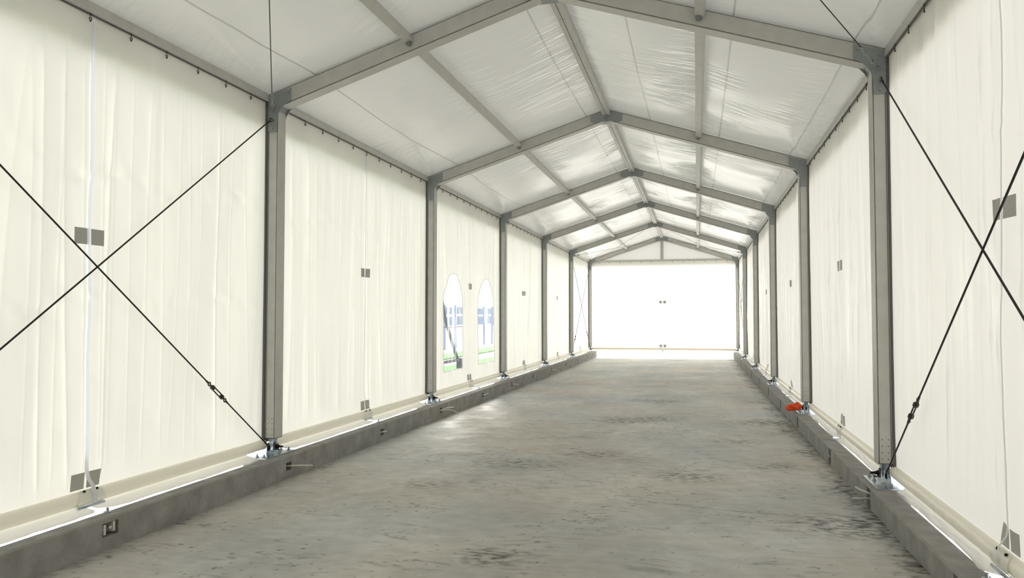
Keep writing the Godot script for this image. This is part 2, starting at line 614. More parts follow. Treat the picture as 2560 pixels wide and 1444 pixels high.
# ------------------------------------------------------------------ side walls
func wall_x(s: int, y: float, z: float, bay: int) -> float:
	# soft vertical folds; the side opposite the windows hangs in tighter pleats
	var f := 0.0
	var tight := 1.0 if s > 0 else 0.0
	if bay >= 1: tight = maxf(tight, 0.45)
	var w := nc.get_noise_3d(z * 0.9 + 0.20 * y, y * 0.16, s * 11.0 + 1.0)
	var q := nc.get_noise_3d(z * 3.0 + 0.10 * y, y * 0.15, s * 5.0)
	var q2 := nc.get_noise_3d(z * 6.5, y * 0.22, s * 6.0 + 9.0)
	var c := 1.0 - absf(nc.get_noise_3d(z * 1.7, y * 0.05, s * 3.0 + 20.0))
	var c2 := 1.0 - absf(nc.get_noise_3d(z * 3.3 + 0.05 * y, y * 0.08, s * 3.0 + 40.0))
	f = 0.034 * w + (0.006 + 0.022 * tight) * q + 0.008 * tight * q2 + 0.016 * pow(c, 14.0) + (0.005 + 0.012 * tight) * pow(c2, 12.0)
	f = minf(f, 0.055)
	# crumples where the sheet was folded in storage
	for fy in [2.42, 1.42]:
		var fold := exp(-pow((y - fy - 0.16 * na.get_noise_2d(z * 0.8, fy)) / 0.055, 2.0))
		f += 0.016 * fold * nb.get_noise_2d(z * 3.2, y * 7.0)
	f += 0.004 * nb.get_noise_3d(z * 4.0, y * 2.4, s * 2.0)
	if bay > -1:
		f *= smoothstep(0.0, 0.30, minf(fz(bay) - 0.13 - z, z - fz(bay + 1) + 0.02)) * 0.9 + 0.1
	return s * (SHEET - 0.012 - f * (0.25 + 0.75 * smoothstep(3.6, 3.2, y)) * smoothstep(-0.03, 0.25, y))

func edge_z(bay: int, near: bool, y: float) -> float:
	if near:
		return fz(bay) - 0.13 if bay > -1 else FLOOR_NEAR
	return fz(bay + 1) - 0.012 + 0.016 * na.get_noise_2d(y * 1.3, bay * 3.0 + 0.5)

const WINDOWS := [[-14.40, -13.20], [-16.80, -15.58]]     # far edge, near edge of each arched window
const WIN_LOW := 0.275
func win_top(z: float) -> float:
	for w in WINDOWS:
		if z > w[0] and z < w[1]:
			var r: float = (w[1] - w[0]) * 0.5
			var d: float = z - (w[0] + w[1]) * 0.5
			return 1.49 + sqrt(maxf(r * r - d * d, 0.0))
	return -1.0

func make_walls() -> void:
	for s in [-1, 1]:
		var w := structure("wall_left" if s < 0 else "wall_right", "translucent white plastic side wall with two arched windows" if s < 0 else "translucent white plastic side wall without windows, hung in pleats", "wall", Vector3(s * SHEET, -0.17, -15))
		for bay in range(-1, 6):
			var b := MB.new()
			if s < 0 and bay == 2:
				window_sheet(b)
			else:
				var ny := 52
				var nz := 300 if bay < 3 else 180
				if not (s < 0 and bay == 0):
					b.sheet(wall_rows(s, bay, 3.60, -0.02, ny, nz, 0), Vector3(-s, 0, 0))
				else:
					for half in [1, 2]:
						b.sheet(wall_rows(s, bay, 3.60, -0.02, 64, nz, half), Vector3(-s, 0, 0))
			var sh := part("sheet", b, M.wall, w)
			if bay == -1: continue
			wall_fittings(s, bay, sh)
	# arched windows
	for k in 2:
		var z0: float = WINDOWS[k][0]
		var z1: float = WINDOWS[k][1]
		var o := structure("window_%d" % (k + 1), "arched clear plastic window %s" % ["with the tilted steel bar behind it", "next to the fourth portal frame from the end wall"][k], "window", Vector3(-SHEET, WIN_LOW, (z0 + z1) * 0.5))
		var low := PackedVector3Array()
		var high := PackedVector3Array()
		var rows := []
		var n := 40
		for i in 13:
			var row := PackedVector3Array()
			for j in n + 1:
				var z := lerpf(z0 + 0.0005, z1 - 0.0005, 0.5 - 0.5 * cos(PI * j / n))
				var y := lerpf(WIN_LOW, win_top(z), i / 12.0)
				row.append(Vector3(wall_x(-1, y, z, 2) - 0.003, y, z))
			rows.append(row)
		low = rows[0]; high = rows[12]
		var p := MB.new()
		p.sheet(rows, Vector3(1, 0, 0))
		part("pane", p, M.pane, o)
		# welded hem round the film
		var path := []
		for j in n + 1: path.append(high[j] + Vector3(0.004, 0, 0))
		for j in n + 1: path.append(low[n - j] + Vector3(0.004, 0, 0))
		path.append(path[0])
		var hb := MB.new()
		hb.tube(path, 0.006, 5, false)
		part("hem", hb, M.wall, o)

func mid_z(s: int, bay: int) -> float:
	return (fz(bay) + fz(bay + 1)) * 0.5 + (-0.07 if s < 0 else 0.02)

func strap_half(s: int, bay: int) -> float:
	return 0.019 if (s < 0 and bay == 0) else (0.010 if bay == 0 else 0.006)

func strap_z(s: int, bay: int, y: float) -> float:
	return mid_z(s, bay) + 0.018 * nc.get_noise_2d(y * 0.8, bay * 2.0 + s) - (0.05 * smoothstep(0.25, -0.1, y) if s < 0 else 0.0)

func wall_rows(s: int, bay: int, y0: float, y1: float, ny: int, nz: int, half: int) -> Array:
	var rows := []
	for i in ny + 1:
		var y := lerpf(y0, y1, float(i) / ny)
		var za := edge_z(bay, true, y)
		var zb := edge_z(bay, false, y)
		# the two halves of the sheet are joined by the strap
		var slot := strap_half(s, bay) * 0.7 * smoothstep(0.16, 0.30, y)
		if half == 1: zb = strap_z(s, bay, y) + slot
		if half == 2: za = strap_z(s, bay, y) - slot
		var row := PackedVector3Array()
		for j in nz + 1:
			var z := lerpf(za, zb, float(j) / nz)
			row.append(Vector3(wall_x(s, y, z, bay), y, z))
		rows.append(row)
	return rows

func window_sheet(b: MB) -> void:
	# strips of columns: plain ones run full height, those at a window stop below it and go on above its arch
	var cuts := [edge_z(2, true, 1.0), WINDOWS[0][1], WINDOWS[0][0], WINDOWS[1][1], WINDOWS[1][0], edge_z(2, false, 1.0)]
	for k in 5:
		var n := 56 if k % 2 == 1 else 36
		var spans := [[3.60, -0.02, 44]] if k % 2 == 0 else [[3.60, 9.0, 26], [WIN_LOW, -0.02, 6]]
		for sp in spans:
			var rows := []
			for i in sp[2] + 1:
				var row := PackedVector3Array()
				for j in n + 1:
					var t := float(j) / n
					if k % 2 == 1: t = 0.5 - 0.5 * cos(PI * t)
					var z := lerpf(cuts[k], cuts[k + 1], t)
					var lo: float = sp[1]
					if lo > 5.0: lo = maxf(win_top(clampf(z, cuts[k + 1] + 0.0005, cuts[k] - 0.0005)), 1.49)
					var y := lerpf(sp[0], lo, float(i) / sp[2])
					row.append(Vector3(wall_x(-1, y, z, 2), y, z))
				rows.append(row)
			b.sheet(rows, Vector3(1, 0, 0))

func band_rows(s: int, za: float, zb: float, nz: int, gather: float) -> Array:
	var rows := []
	for i in 11:
		var a := PI * (i / 10.0)
		var row := PackedVector3Array()
		for j in nz + 1:
			var z := lerpf(za, zb, float(j) / nz)
			var g := gather * na.get_noise_3d(z * 7.0, i * 0.12, s * 3.0) * sin(a)
			row.append(Vector3(s * (SHEET - 0.008 - (0.052 + g) * sin(a)), -0.075 + 0.056 * cos(a), z))
		rows.append(row)
	return rows

func wall_fittings(s: int, bay: int, sh: MeshInstance3D) -> void:
	var zn := edge_z(bay, true, 0.0)
	var zf := edge_z(bay, false, 0.0)
	# pipe pocket along the foot of the sheet
	var b := MB.new()
	b.sheet(band_rows(s, zn, zf, 160, 0.006 if s > 0 else 0.002), Vector3(-s, 0, 0))
	part("pipe_pocket", b, M.band, sh, "cream pipe pocket along the foot of the sheet")
	b = MB.new()
	b.tube([Vector3(s * (SHEET - 0.012), -0.09, zn), Vector3(s * (SHEET - 0.012), -0.09, zf)], 0.024, 8)
	part("pipe", b, M.alu, sh)
	# skirt lying on the kerb, in two lengths that part at the clamp
	var mid := mid_z(s, bay)
	var reach := 2.888 if s < 0 else 2.985
	for q in [[fz(bay) - 0.30, mid + 0.012], [mid - 0.03, fz(bay + 1) + 0.30]]:
		var rows := []
		for i in 13:
			var t := i / 12.0
			var row := PackedVector3Array()
			for j in 91:
				var u := j / 90.0
				var z := lerpf(q[0], q[1], u)
				var cut := smoothstep(0.0, 0.04, u) * smoothstep(1.0, 0.96, u)
				var e: float = reach + (1.0 - cut) * 0.07 + 0.018 * na.get_noise_2d(z * 1.3, s * 8.0 + bay)
				if s > 0: e += -0.035 * exp(-pow((z - mid) / 0.35, 2.0))
				var x := lerpf(SHEET - 0.012, e, t)
				var y := lerpf(-0.128, -0.160, pow(t, 0.55)) + 0.006 * na.get_noise_3d(z * 3.0, t * 2.0, bay) * sin(PI * t)
				y += 0.010 * smoothstep(0.8, 1.0, t) * (0.3 + na.get_noise_2d(z * 2.2, 31.0 + s))
				row.append(Vector3(s * x, maxf(y, KERB_TOP + 0.004), z))
			rows.append(row)
		var k := MB.new()
		k.sheet(rows, Vector3(-s, 1, 0))
		part("skirt", k, M.skirt, sh)
	# grey reinforcing patches in pairs, at chest height and above the pocket
	for py in [1.885, 0.055]:
		for d in [-1, 1]:
			var p := MB.new()
			var rows2 := []
			for i in 7:
				var row2 := PackedVector3Array()
				for j in 7:
					var y: float = py + lerpf(0.061, -0.061, i / 6.0)
					var z: float = mid + d * 0.076 + lerpf(-0.064, 0.064, j / 6.0)
					row2.append(Vector3(wall_x(s, y, z, bay) - s * 0.003, y, z))
				rows2.append(row2)
			p.sheet(rows2, Vector3(-s, 0, 0))
			part("patch", p, M.patch, sh, "grey square reinforcing patch")
	# pull strap down the middle of the sheet
	var half := strap_half(s, bay)
	var rows4 := []
	for i in 61:
		var t2 := i / 60.0
		var y2 := lerpf(3.53, -0.115, t2)
		var zz := strap_z(s, bay, y2)
		var xx := absf(wall_x(s, y2, zz, bay)) - 0.004 - 0.062 * smoothstep(0.10, -0.03, y2)
		var row4 := PackedVector3Array()
		for j in 7:
			var a := PI * j / 6.0
			row4.append(Vector3(s * (xx - 0.4 * half * sin(a)), y2, zz + half * cos(a)))
		rows4.append(row4)
	var st := MB.new()
	st.sheet(rows4, Vector3(-s, 0, 0))
	part("pull_strap", st, M.strap, sh, "white pull strap hanging down the sheet")
	# clamp shell with a steel lip round the pocket
	var cs := MB.new()
	var rows5 := []
	for i in 11:
		var a2 := lerpf(0.12, 0.98, i / 10.0) * PI
		var row5 := PackedVector3Array()
		var hw := 0.132 * (1.0 - 0.30 * pow(1.0 - i / 10.0, 4.0))
		for j in 9:
			row5.append(Vector3(s * (SHEET - 0.008 - 0.062 * sin(a2)), -0.075 + 0.066 * cos(a2), mid - 0.02 + hw * (j / 4.0 - 1.0)))
		rows5.append(row5)
	cs.sheet(rows5, Vector3(-s, 0, 0))
	var clamp_ := part("clamp", cs, M.clamp, sh, "cream plastic clamp with steel lip")
	clamp_.set_meta("label", "cream plastic clamp round the pipe pocket")
	# lip, holes and peg belong to the sheet as well
	var lp := MB.new()
	lp.box(Vector3(s * (SHEET - 0.06), -0.134, mid - 0.02), Vector3(0.012, 0.018, 0.265), Basis.IDENTITY, 0.003)
	part("steel_lip", lp, M.zinc, sh)
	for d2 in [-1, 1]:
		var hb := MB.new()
		hb.disc(Vector3(s * (SHEET - 0.045), -0.022, mid - 0.02 + d2 * 0.062), Vector3(-s, 0.3, 0).normalized(), 0.009, 0.012, 8)  # dark disc, its colour standing for the shade in a clamp hole
		part("hole_shade", hb, M.dark, sh)
	var pg := MB.new()
	var pgx := 2.875 if s < 0 else 2.955
	pg.disc(Vector3(s * pgx, KERB_TOP, mid - 0.01), Vector3.UP, 0.028, 0.006, 10)
	pg.disc(Vector3(s * pgx, KERB_TOP, mid - 0.01), Vector3.UP, 0.011, 0.035, 8)
	part("anchor_peg", pg, M.zinc, sh)
	# hooks along the eave
	var count := 11
	for k in count:
		var hz := fz(bay) - 0.36 - k * 0.43
		var hk := MB.new()
		hk.tube([Vector3(s * 3.045, 3.588, hz), Vector3(s * 3.046, 3.553, hz)], 0.004, 6)
		hk.ring(Vector3(s * 3.046, 3.535, hz), Vector3(1, 0, 0.3).normalized(), 0.010, 0.004, 10, 5)
		hk.disc(Vector3(s * 3.046, 3.522, hz), Vector3(0, -1, 0), 0.007, 0.010, 6)
		part("hook", hk, M.steel, sh)

# ------------------------------------------------------------------ end wall and the wall behind
func make_end_wall() -> void:
	var w := structure("wall_back", "glowing white end wall sheet below a grey gable", "wall", Vector3(0, -0.1, END_Z - 0.1))
	var z0 := END_Z - 0.10
	var rows := []
	for i in 31:
		var y := lerpf(3.575, -0.03, i / 30.0)
		var row := PackedVector3Array()
		for j in 121:
			var x := lerpf(-3.03, 3.03, j / 120.0)
			row.append(Vector3(x, y, z0 + 0.006 * na.get_noise_2d(x * 2.0, y * 0.15)))
		rows.append(row)
	var b := MB.new()
	b.sheet(rows, Vector3(0, 0, 1))
	var sh := part("sheet", b, M.end, w)
	# rolled foot
	rows = []
	for i in 11:
		var a := PI * i / 10.0
		var row2 := PackedVector3Array()
		for j in 81:
			row2.append(Vector3(lerpf(-2.93, 2.93, j / 80.0), -0.070 + 0.045 * cos(a), z0 + 0.045 * sin(a)))
		rows.append(row2)
	b = MB.new()
	b.sheet(rows, Vector3(0, 0, 1))
	part("pipe_pocket", b, M.end_band, sh, "cream pipe pocket along the foot of the end sheet")
	b = MB.new()
	b.tube([Vector3(-2.93, -0.085, z0), Vector3(2.93, -0.085, z0)], 0.028, 8)
	part("pipe", b, M.alu, sh)
	for py in [1.872, 0.055]:
		for d in [-1, 1]:
			b = MB.new()
			b.box(Vector3(0.012 + d * 0.082, py, z0 + 0.012), Vector3(0.118, 0.118, 0.004))
			part("patch", b, M.patch, sh, "grey square reinforcing patch")
	b = MB.new()
	b.box(Vector3(0.005, -0.07, z0 + 0.052), Vector3(0.27, 0.11, 0.014), Basis.IDENTITY, 0.01)
	part("clamp", b, M.clamp, sh)
	b = MB.new()
	b.disc(Vector3(0.005, -0.125, z0 + 0.03), Vector3.DOWN, 0.016, 0.05, 8)
	part("lock_bolt", b, M.dark, sh)
	# header fold that hangs over the top of the sheet outside
	b = MB.new()
	rows = []
	for i in 6:
		var row3 := PackedVector3Array()
		for j in 61:
			var x3 := lerpf(-3.05, 3.05, j / 60.0)
			row3.append(Vector3(x3, lerpf(3.60, 3.385, i / 5.0), z0 - 0.03 - 0.004 * i + 0.006 * na.get_noise_2d(x3, 2.0)))
		rows.append(row3)
	b.sheet(rows, Vector3(0, 0, 1))
	part("header_fold", b, M.header, w)
	# gable sheet, two halves laced to a post
	for s in [-1, 1]:
		b = MB.new()
		rows = []
		for i in 25:
			var row4 := PackedVector3Array()
			for j in 61:
				var x4: float = s * lerpf(0.0, 3.12, j / 60.0)
				var y4 := lerpf(roof_base(x4) - 0.01, 3.58, i / 24.0)
				row4.append(Vector3(x4, y4, z0 - 0.01 + 0.004 * na.get_noise_2d(x4 * 3.0, y4 * 3.0)))
			rows.append(row4)
		b.sheet(rows, Vector3(0, 0, 1))
		part("gable_sheet", b, M.gable, w)
	b = MB.new()
	b.box(Vector3(0, 3.602, END_Z - 0.055), Vector3(5.9, 0.085, 0.07), Basis.IDENTITY, 0.006)
	var gb := part("gable_beam", b, M.alu, w, "grey beam across the foot of the gable")
	for k in 13:
		b = MB.new()
		b.ring(Vector3(-2.6 + k * 0.433, 3.545, END_Z - 0.05), Vector3(0.4, 0, 1).normalized(), 0.016, 0.006, 10, 5)
		part("hook", b, M.steel, gb)
	var post := PackedVector2Array([Vector2(-0.06, -0.05), Vector2(0.06, -0.05), Vector2(0.06, 0.02), Vector2(0.035, 0.02), Vector2(0.035, 0.0), Vector2(0.03, 0.0), Vector2(0.03, 0.02), Vector2(-0.03, 0.02), Vector2(-0.03, 0.0), Vector2(-0.035, 0.0), Vector2(-0.035, 0.02), Vector2(-0.06, 0.02)])
	b = MB.new()
	b.prism(post, Transform3D(Basis(Vector3(1, 0, 0), Vector3(0, 0, 1), Vector3(0, 1, 0)), Vector3(0, 0, END_Z - 0.05)), 3.64, 4.46)
	part("gable_post", b, M.alu, w, "grey post in the middle of the gable")
	b = MB.new()
	b.box(Vector3(0, 3.53, END_Z - 0.03), Vector3(0.10, 0.07, 0.03), Basis.IDENTITY, 0.008)  # white block added for a small bright spot under the post
	part("buckle", b, M.clamp, w, "small white block under the gable post")

func make_front_wall() -> void:
	var w := structure("wall_front", "white plastic end wall behind the viewer", "wall", Vector3(0, -0.4, FLOOR_NEAR))
	var poly := PackedVector2Array([Vector2(-3.14, -0.5), Vector2(3.14, -0.5), Vector2(3.14, roof_base(3.14)), Vector2(0, ROOF), Vector2(-3.14, roof_base(3.14))])
	var b := MB.new()
	b.prism(poly, Transform3D(Basis.IDENTITY, Vector3(0, 0, FLOOR_NEAR)), -0.002, 0.002)
	part("sheet", b, M.wall, w)

# ------------------------------------------------------------------ frames
func leg_profile(s: int) -> PackedVector2Array:
	# x across the tent, y = towards the viewer; keder grooves beside the inner and outer corners of both faces
	var p := PackedVector2Array()
	for q in [[0.0, 0.0], [0.006, 0.0], [0.006, -0.016], [0.015, -0.016], [0.015, 0.0], [0.105, 0.0], [0.105, -0.016], [0.114, -0.016], [0.114, 0.0], [0.12, 0.0],
			[0.12, -0.15], [0.113, -0.15], [0.113, -0.138], [0.107, -0.138], [0.107, -0.15], [0.013, -0.15], [0.013, -0.138], [0.007, -0.138], [0.007, -0.15], [0.0, -0.15]]:
		p.append(Vector2(s * (LEG + q[0]), q[1]))
	return p

func make_frames() -> void:
	var group := "portal frames of the tent"
	var f := thing("portal_frame", "x", "tent frame", Vector3(0, -0.165, 0), group)
	for s in [-1, 1]:
		# legs
		var b := MB.new()
		b.prism(leg_profile(s), Transform3D(Basis(Vector3(1, 0, 0), Vector3(0, 0, 1), Vector3(0, 1, 0)), Vector3.ZERO), 0.0, 3.62)
		var leg := part("leg", b, M.alu, f)
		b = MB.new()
		b.box(Vector3(s * (LEG + 0.143), 1.775, -0.075), Vector3(0.044, 3.65, 0.19), Basis.IDENTITY, 0.004)  # rail in dark grey, imitating shade on the recessed outer leg side
		part("keder_rail", b, M.rail, leg, "rail holding the sheet edges, coloured dark for the shaded side of the leg")
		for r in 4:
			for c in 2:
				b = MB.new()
				b.disc(Vector3(s * (LEG + 0.036 + c * 0.05), 0.035 + r * 0.057, -0.001), Vector3(0, 0, 1), 0.0045, 0.002, 6)  # dark disc painted as the shaded inside of a rivet hole
				part("hole_shade", b, M.dark, leg)
		# rafters
		var bs := Basis(Vector3(s, 0, 0), Vector3(0, 1, 0), Vector3(0, 0, 1))
		var run := 3.03
		var ang := atan(PITCH)
		var dirx := Vector3(s * cos(ang), -sin(ang), 0)
		var nrm := Vector3(s * sin(ang), cos(ang), 0)
		var h := 0.176
		var prof := PackedVector2Array([Vector2(0, 0), Vector2(0, 0.004), Vector2(-0.018, 0.004), Vector2(-0.018, 0.016), Vector2(0, 0.016), Vector2(0, h - 0.014), Vector2(-0.012, h - 0.014), Vector2(-0.012, h - 0.006), Vector2(0, h - 0.006), Vector2(0, h), Vector2(-0.15, h), Vector2(-0.15, h - 0.006), Vector2(-0.138, h - 0.006), Vector2(-0.138, h - 0.014), Vector2(-0.15, h - 0.014), Vector2(-0.15, 0.014), Vector2(-0.138, 0.014), Vector2(-0.138, 0.006), Vector2(-0.15, 0.006), Vector2(-0.15, 0)])
		b = MB.new()
		b.prism(prof, Transform3D(Basis(Vector3(0, 0, 1), nrm, dirx), Vector3(0, 4.45, 0)), 0.0, run / cos(ang))
		var rf := part("rafter", b, M.alu, f)
		b = MB.new()
		b.box(Vector3(0, 4.45, 0) + dirx * (run / cos(ang) * 0.5) + nrm * (h + 0.005) + Vector3(0, 0, -0.075), Vector3(run / cos(ang) - 0.06, 0.012, 0.09), Basis(dirx * s, nrm, Vector3(0, 0, 1)))
		part("keder_rail", b, M.alu, rf)
		# knee plates front and back with the curved web between them
		var kp := PackedVector2Array()
		for q in [[2.783, 3.715], [3.062, 3.632], [3.052, 3.545], [3.058, 3.50], [3.056, 3.32], [3.05, 3.27], [3.03, 3.248], [2.955, 3.248], [2.941, 3.262], [2.940, 3.385], [2.926, 3.446], [2.897, 3.493], [2.861, 3.533], [2.820, 3.558], [2.783, 3.572]]:
			kp.append(Vector2(s * q[0], q[1]))
		for zz in [0.0, -0.158]:
			b = MB.new()
			b.prism(kp, Transform3D.IDENTITY, zz, zz + 0.008)
			var pl := part("knee_plate", b, M.galv, f, "galvanised knee plate joining leg and rafter")
			for q in [[2.817, 3.669], [3.004, 3.600], [3.000, 3.288], [3.003, 3.375]]:
				b = MB.new()
				var zf: float = 0.008 if zz == 0.0 else -0.158
				var ax := Vector3(0, 0, 1 if zz == 0.0 else -1)
				b.disc(Vector3(s * q[0], q[1], zf), ax, 0.017, 0.003, 12)
				b.disc(Vector3(s * q[0], q[1], zf), ax, 0.012, 0.011, 6)
				part("bolt", b, M.bolt, pl)
		b = MB.new()
		var rows := []
		for q in [[2.947, 3.262], [2.947, 3.385], [2.934, 3.450], [2.904, 3.499], [2.867, 3.540], [2.825, 3.566], [2.79, 3.58]]:
			rows.append(PackedVector3Array([Vector3(s * (q[0] + 0.006), q[1] + 0.006, -0.002), Vector3(s * (q[0] + 0.006), q[1] + 0.006, -0.148)]))
		b.sheet(rows, Vector3(-s, -1, 0))
		part("knee_web", b, M.galv, f)
		make_foot(f, s)
	# apex plates with bent foot
	var ap := PackedVector2Array([Vector2(-0.255, 4.435), Vector2(0.255, 4.435), Vector2(0.262, 4.535), Vector2(0.0, 4.622), Vector2(-0.262, 4.535)])
	for zz in [0.0, -0.158]:
		var b2 := MB.new()
		b2.prism(ap, Transform3D.IDENTITY, zz, zz + 0.008)
		var pl2 := part("apex_plate", b2, M.galv, f, "galvanised apex plate joining the rafters")
		for q in [[-0.215, 4.50], [-0.12, 4.545], [0.12, 4.545], [0.215, 4.50]]:
			b2 = MB.new()
			b2.disc(Vector3(q[0], q[1], 0.008 if zz == 0.0 else -0.158), Vector3(0, 0, 1 if zz == 0.0 else -1), 0.013, 0.008, 6)
			part("bolt", b2, M.galv, pl2)
	var b3 := MB.new()
	b3.box(Vector3(0, 4.428, -0.075), Vector3(0.47, 0.010, 0.20), Basis.IDENTITY, 0.002)
	part("apex_foot", b3, M.galv, f)
	b3 = MB.new()
	b3.disc(Vector3(0, 4.43, 0.02), Vector3.DOWN, 0.008, 0.03, 6)
	part("eye_bolt", b3, M.bolt, f)
	f.set_meta("label", frame_label(1))
	f.position.z = fz(1)
	for i in [0, 2, 3, 4, 5, 6]:
		copy_of(f, Vector3(0, -0.165, fz(i)), frame_label(i))

func frame_label(i: int) -> String:
	match i:
		0: return "grey portal frame where the long crossed wall cables begin, seventh from the end wall"
		1: return "grey portal frame with crossed cables hooked to its knees, sixth from the end wall"
		2: return "grey portal frame with the orange rag on its foot"
		3: return "grey portal frame on the far side of the arched-window bay, fourth from the end wall"
		4: return "grey portal frame, third from the glowing end wall"
		5: return "grey portal frame with roof cables meeting at its apex, second from the end wall"
	return "grey portal frame standing at the glowing end wall under the gable"

func make_foot(f: Node3D, s: int) -> void:
	var cx := LEG + 0.066
	var top := KERB_TOP
	var b := MB.new()
	b.box(Vector3(s * 2.985, top + 0.005, -0.01), Vector3(0.245, 0.010, 0.56), Basis.IDENTITY, 0.002)
	var foot := part("foot", b, M.zinc, f, "zinc-plated foot bolted to the kerb")
	for q in [[-0.065, 0.235], [0.015, 0.235], [-0.065, -0.06], [-0.065, -0.25], [0.03, -0.25]]:
		b = MB.new()
		b.disc(Vector3(s * (2.975 + q[0]), top + 0.01, q[1]), Vector3.UP, 0.021, 0.004, 12)
		b.disc(Vector3(s * (2.975 + q[0]), top + 0.01, q[1]), Vector3.UP, 0.013, 0.018, 6)
		b.disc(Vector3(s * (2.975 + q[0]), top + 0.01, q[1]), Vector3.UP, 0.007, 0.034, 6)
		part("bolt", b, M.bolt, foot)
	# two ears carrying the pin
	for d in [-1, 1]:
		b = MB.new()
		var ear := PackedVector2Array([Vector2(-0.07, 0.0), Vector2(0.07, 0.0), Vector2(0.05, 0.07), Vector2(0.03, 0.105), Vector2(-0.03, 0.105), Vector2(-0.05, 0.07)])
		b.prism(ear, Transform3D(Basis(Vector3(0, 0, 1), Vector3(0, 1, 0), Vector3(1, 0, 0)), Vector3(s * cx, top + 0.01, -0.075)), d * 0.036 - 0.004, d * 0.036 + 0.004)
		part("ear", b, M.zinc, foot)
	# tapered tongue from the leg down between the ears
	b = MB.new()
	b.prism(PackedVector2Array([Vector2(-0.055, 0.0), Vector2(-0.028, -0.07), Vector2(-0.028, -0.135), Vector2(0.028, -0.135), Vector2(0.028, -0.07), Vector2(0.055, 0.0)]), Transform3D(Basis(Vector3(0, 0, 1), Vector3(0, 1, 0), Vector3(1, 0, 0)), Vector3(s * cx, 0.0, -0.075)), -0.027, 0.027)
	part("tongue", b, M.zinc, foot)
	b = MB.new()
	b.box(Vector3(s * (LEG + 0.06), -0.004, -0.075), Vector3(0.116, 0.008, 0.146), Basis.IDENTITY, 0.002)
	part("end_cap", b, M.rail, foot)
	# pin pushed through towards the inside, with its handle
	b = MB.new()
	b.tube([Vector3(s * (cx + 0.06), -0.098, -0.075), Vector3(s * (cx - 0.115), -0.098, -0.075)], 0.011, 8)
	b.disc(Vector3(s * (cx - 0.045), -0.098, -0.075), Vector3(-s, 0, 0), 0.024, 0.014, 8)
	b.disc(Vector3(s * (cx - 0.064), -0.098, -0.075), Vector3(-s, 0, 0), 0.017, 0.012, 6)
	part("pin", b, M.dark, foot)
	b = MB.new()
	b.tube([Vector3(s * (cx - 0.04), -0.122, -0.04), Vector3(s * (cx - 0.10), -0.12, -0.03)], 0.007, 6)
	b.box(Vector3(s * (cx - 0.045), -0.07, -0.03), Vector3(0.012, 0.05, 0.03), Basis.IDENTITY, 0.002)
	part("latch", b, M.steel, foot)
	b = MB.new()
	b.ring(Vector3(s * (cx - 0.005), -0.105, 0.015), Vector3(1, 0, 0), 0.022, 0.007, 12, 6)
	part("shackle", b, M.dark, foot)

# ------------------------------------------------------------------ purlins
func make_purlins() -> void:
	var hw := 0.0
	for bay in range(-1, 6):
		var zn := fz(bay) - 0.152 if bay > -1 else FLOOR_NEAR - 0.02
		var zf := fz(bay + 1) + 0.002
		var len_ := zn - zf
		var zc := (zn + zf) * 0.5
		# ridge: a double lip with a slot between
		var t := thing("ridge_purlin", "grey slotted ridge purlin in the " + bay_words(bay), "beam", Vector3(0, 4.52, zc), "ridge purlins")
		var b := MB.new()
		var prof := PackedVector2Array()
		for q in [[-0.062, 0.095], [-0.062, 0.012], [-0.05, 0.0], [-0.004, 0.0], [-0.004, 0.02], [0.004, 0.02], [0.004, 0.0], [0.05, 0.0], [0.062, 0.012], [0.062, 0.095]]:
			prof.append(Vector2(q[0], q[1]))
		b.prism(prof, Transform3D(Basis.IDENTITY, Vector3(0, 4.525, 0)), zf, zn)
		part("beam", b, M.alu, t)
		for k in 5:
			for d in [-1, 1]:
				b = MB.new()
				b.disc(Vector3(d * 0.022, 4.525, zn - 0.7 - k * 0.86), Vector3.DOWN, 0.006, 0.002, 6)  # hole in the purlin: its shade is a dark disc
				part("hole_shade", b, M.dark, t)
		purlin_ends(t, Vector3(0, 4.515, 0), zn, zf, bay)
		for s in [-1, 1]:
			var tilt := Basis(Vector3(0, 0, 1), -s * atan(PITCH))
			# mid-slope purlin
			t = thing("roof_purlin", "grey mid-slope purlin %s, %s" % [side_words(s), bay_words(bay)], "beam", Vector3(s * 1.44, 4.09, zc), "mid-slope purlins")
			b = MB.new()
			b.box(Vector3(s * 1.455, 4.125, zc), Vector3(0.085, 0.085, len_), tilt, 0.007)
			part("beam", b, M.alu, t)
			purlin_ends(t, Vector3(s * 1.445, 4.075, 0), zn, zf, bay)
			# eave purlin
			t = thing("eave_purlin", "grey eave purlin %s, %s" % [side_words(s), bay_words(bay)], "beam", Vector3(s * 3.06, 3.575, zc), "eave purlins")
			b = MB.new()
			b.box(Vector3(s * 3.075, 3.619, zc), Vector3(0.075, 0.09, len_), Basis(Vector3(0, 0, 1), -s * 0.10), 0.006)
			part("beam", b, M.alu, t)
			b = MB.new()
			b.box(Vector3(s * 3.055, 3.573, zc), Vector3(0.012, 0.012, len_ - 0.02))
			part("hook_rail", b, M.rail, t)

func purlin_ends(t: Node3D, p: Vector3, zn: float, zf: float, bay: int) -> void:
	for q in [[zf, 1.0], [zn, -1.0]]:
		if bay == -1 and q[1] < 0.0: continue
		var b := MB.new()
		b.box(Vector3(p.x, p.y - 0.008, q[0] + q[1] * 0.022), Vector3(0.05, 0.022, 0.04), Basis.IDENTITY, 0.003)
		b.disc(Vector3(p.x - 0.032, p.y - 0.006, q[0] + q[1] * 0.022), Vector3(1, 0, 0), 0.008, 0.064, 6)
		b.disc(Vector3(p.x, p.y - 0.019, q[0] + q[1] * 0.022), Vector3.DOWN, 0.013, 0.014, 6)
		part("bracket", b, M.bolt, t)

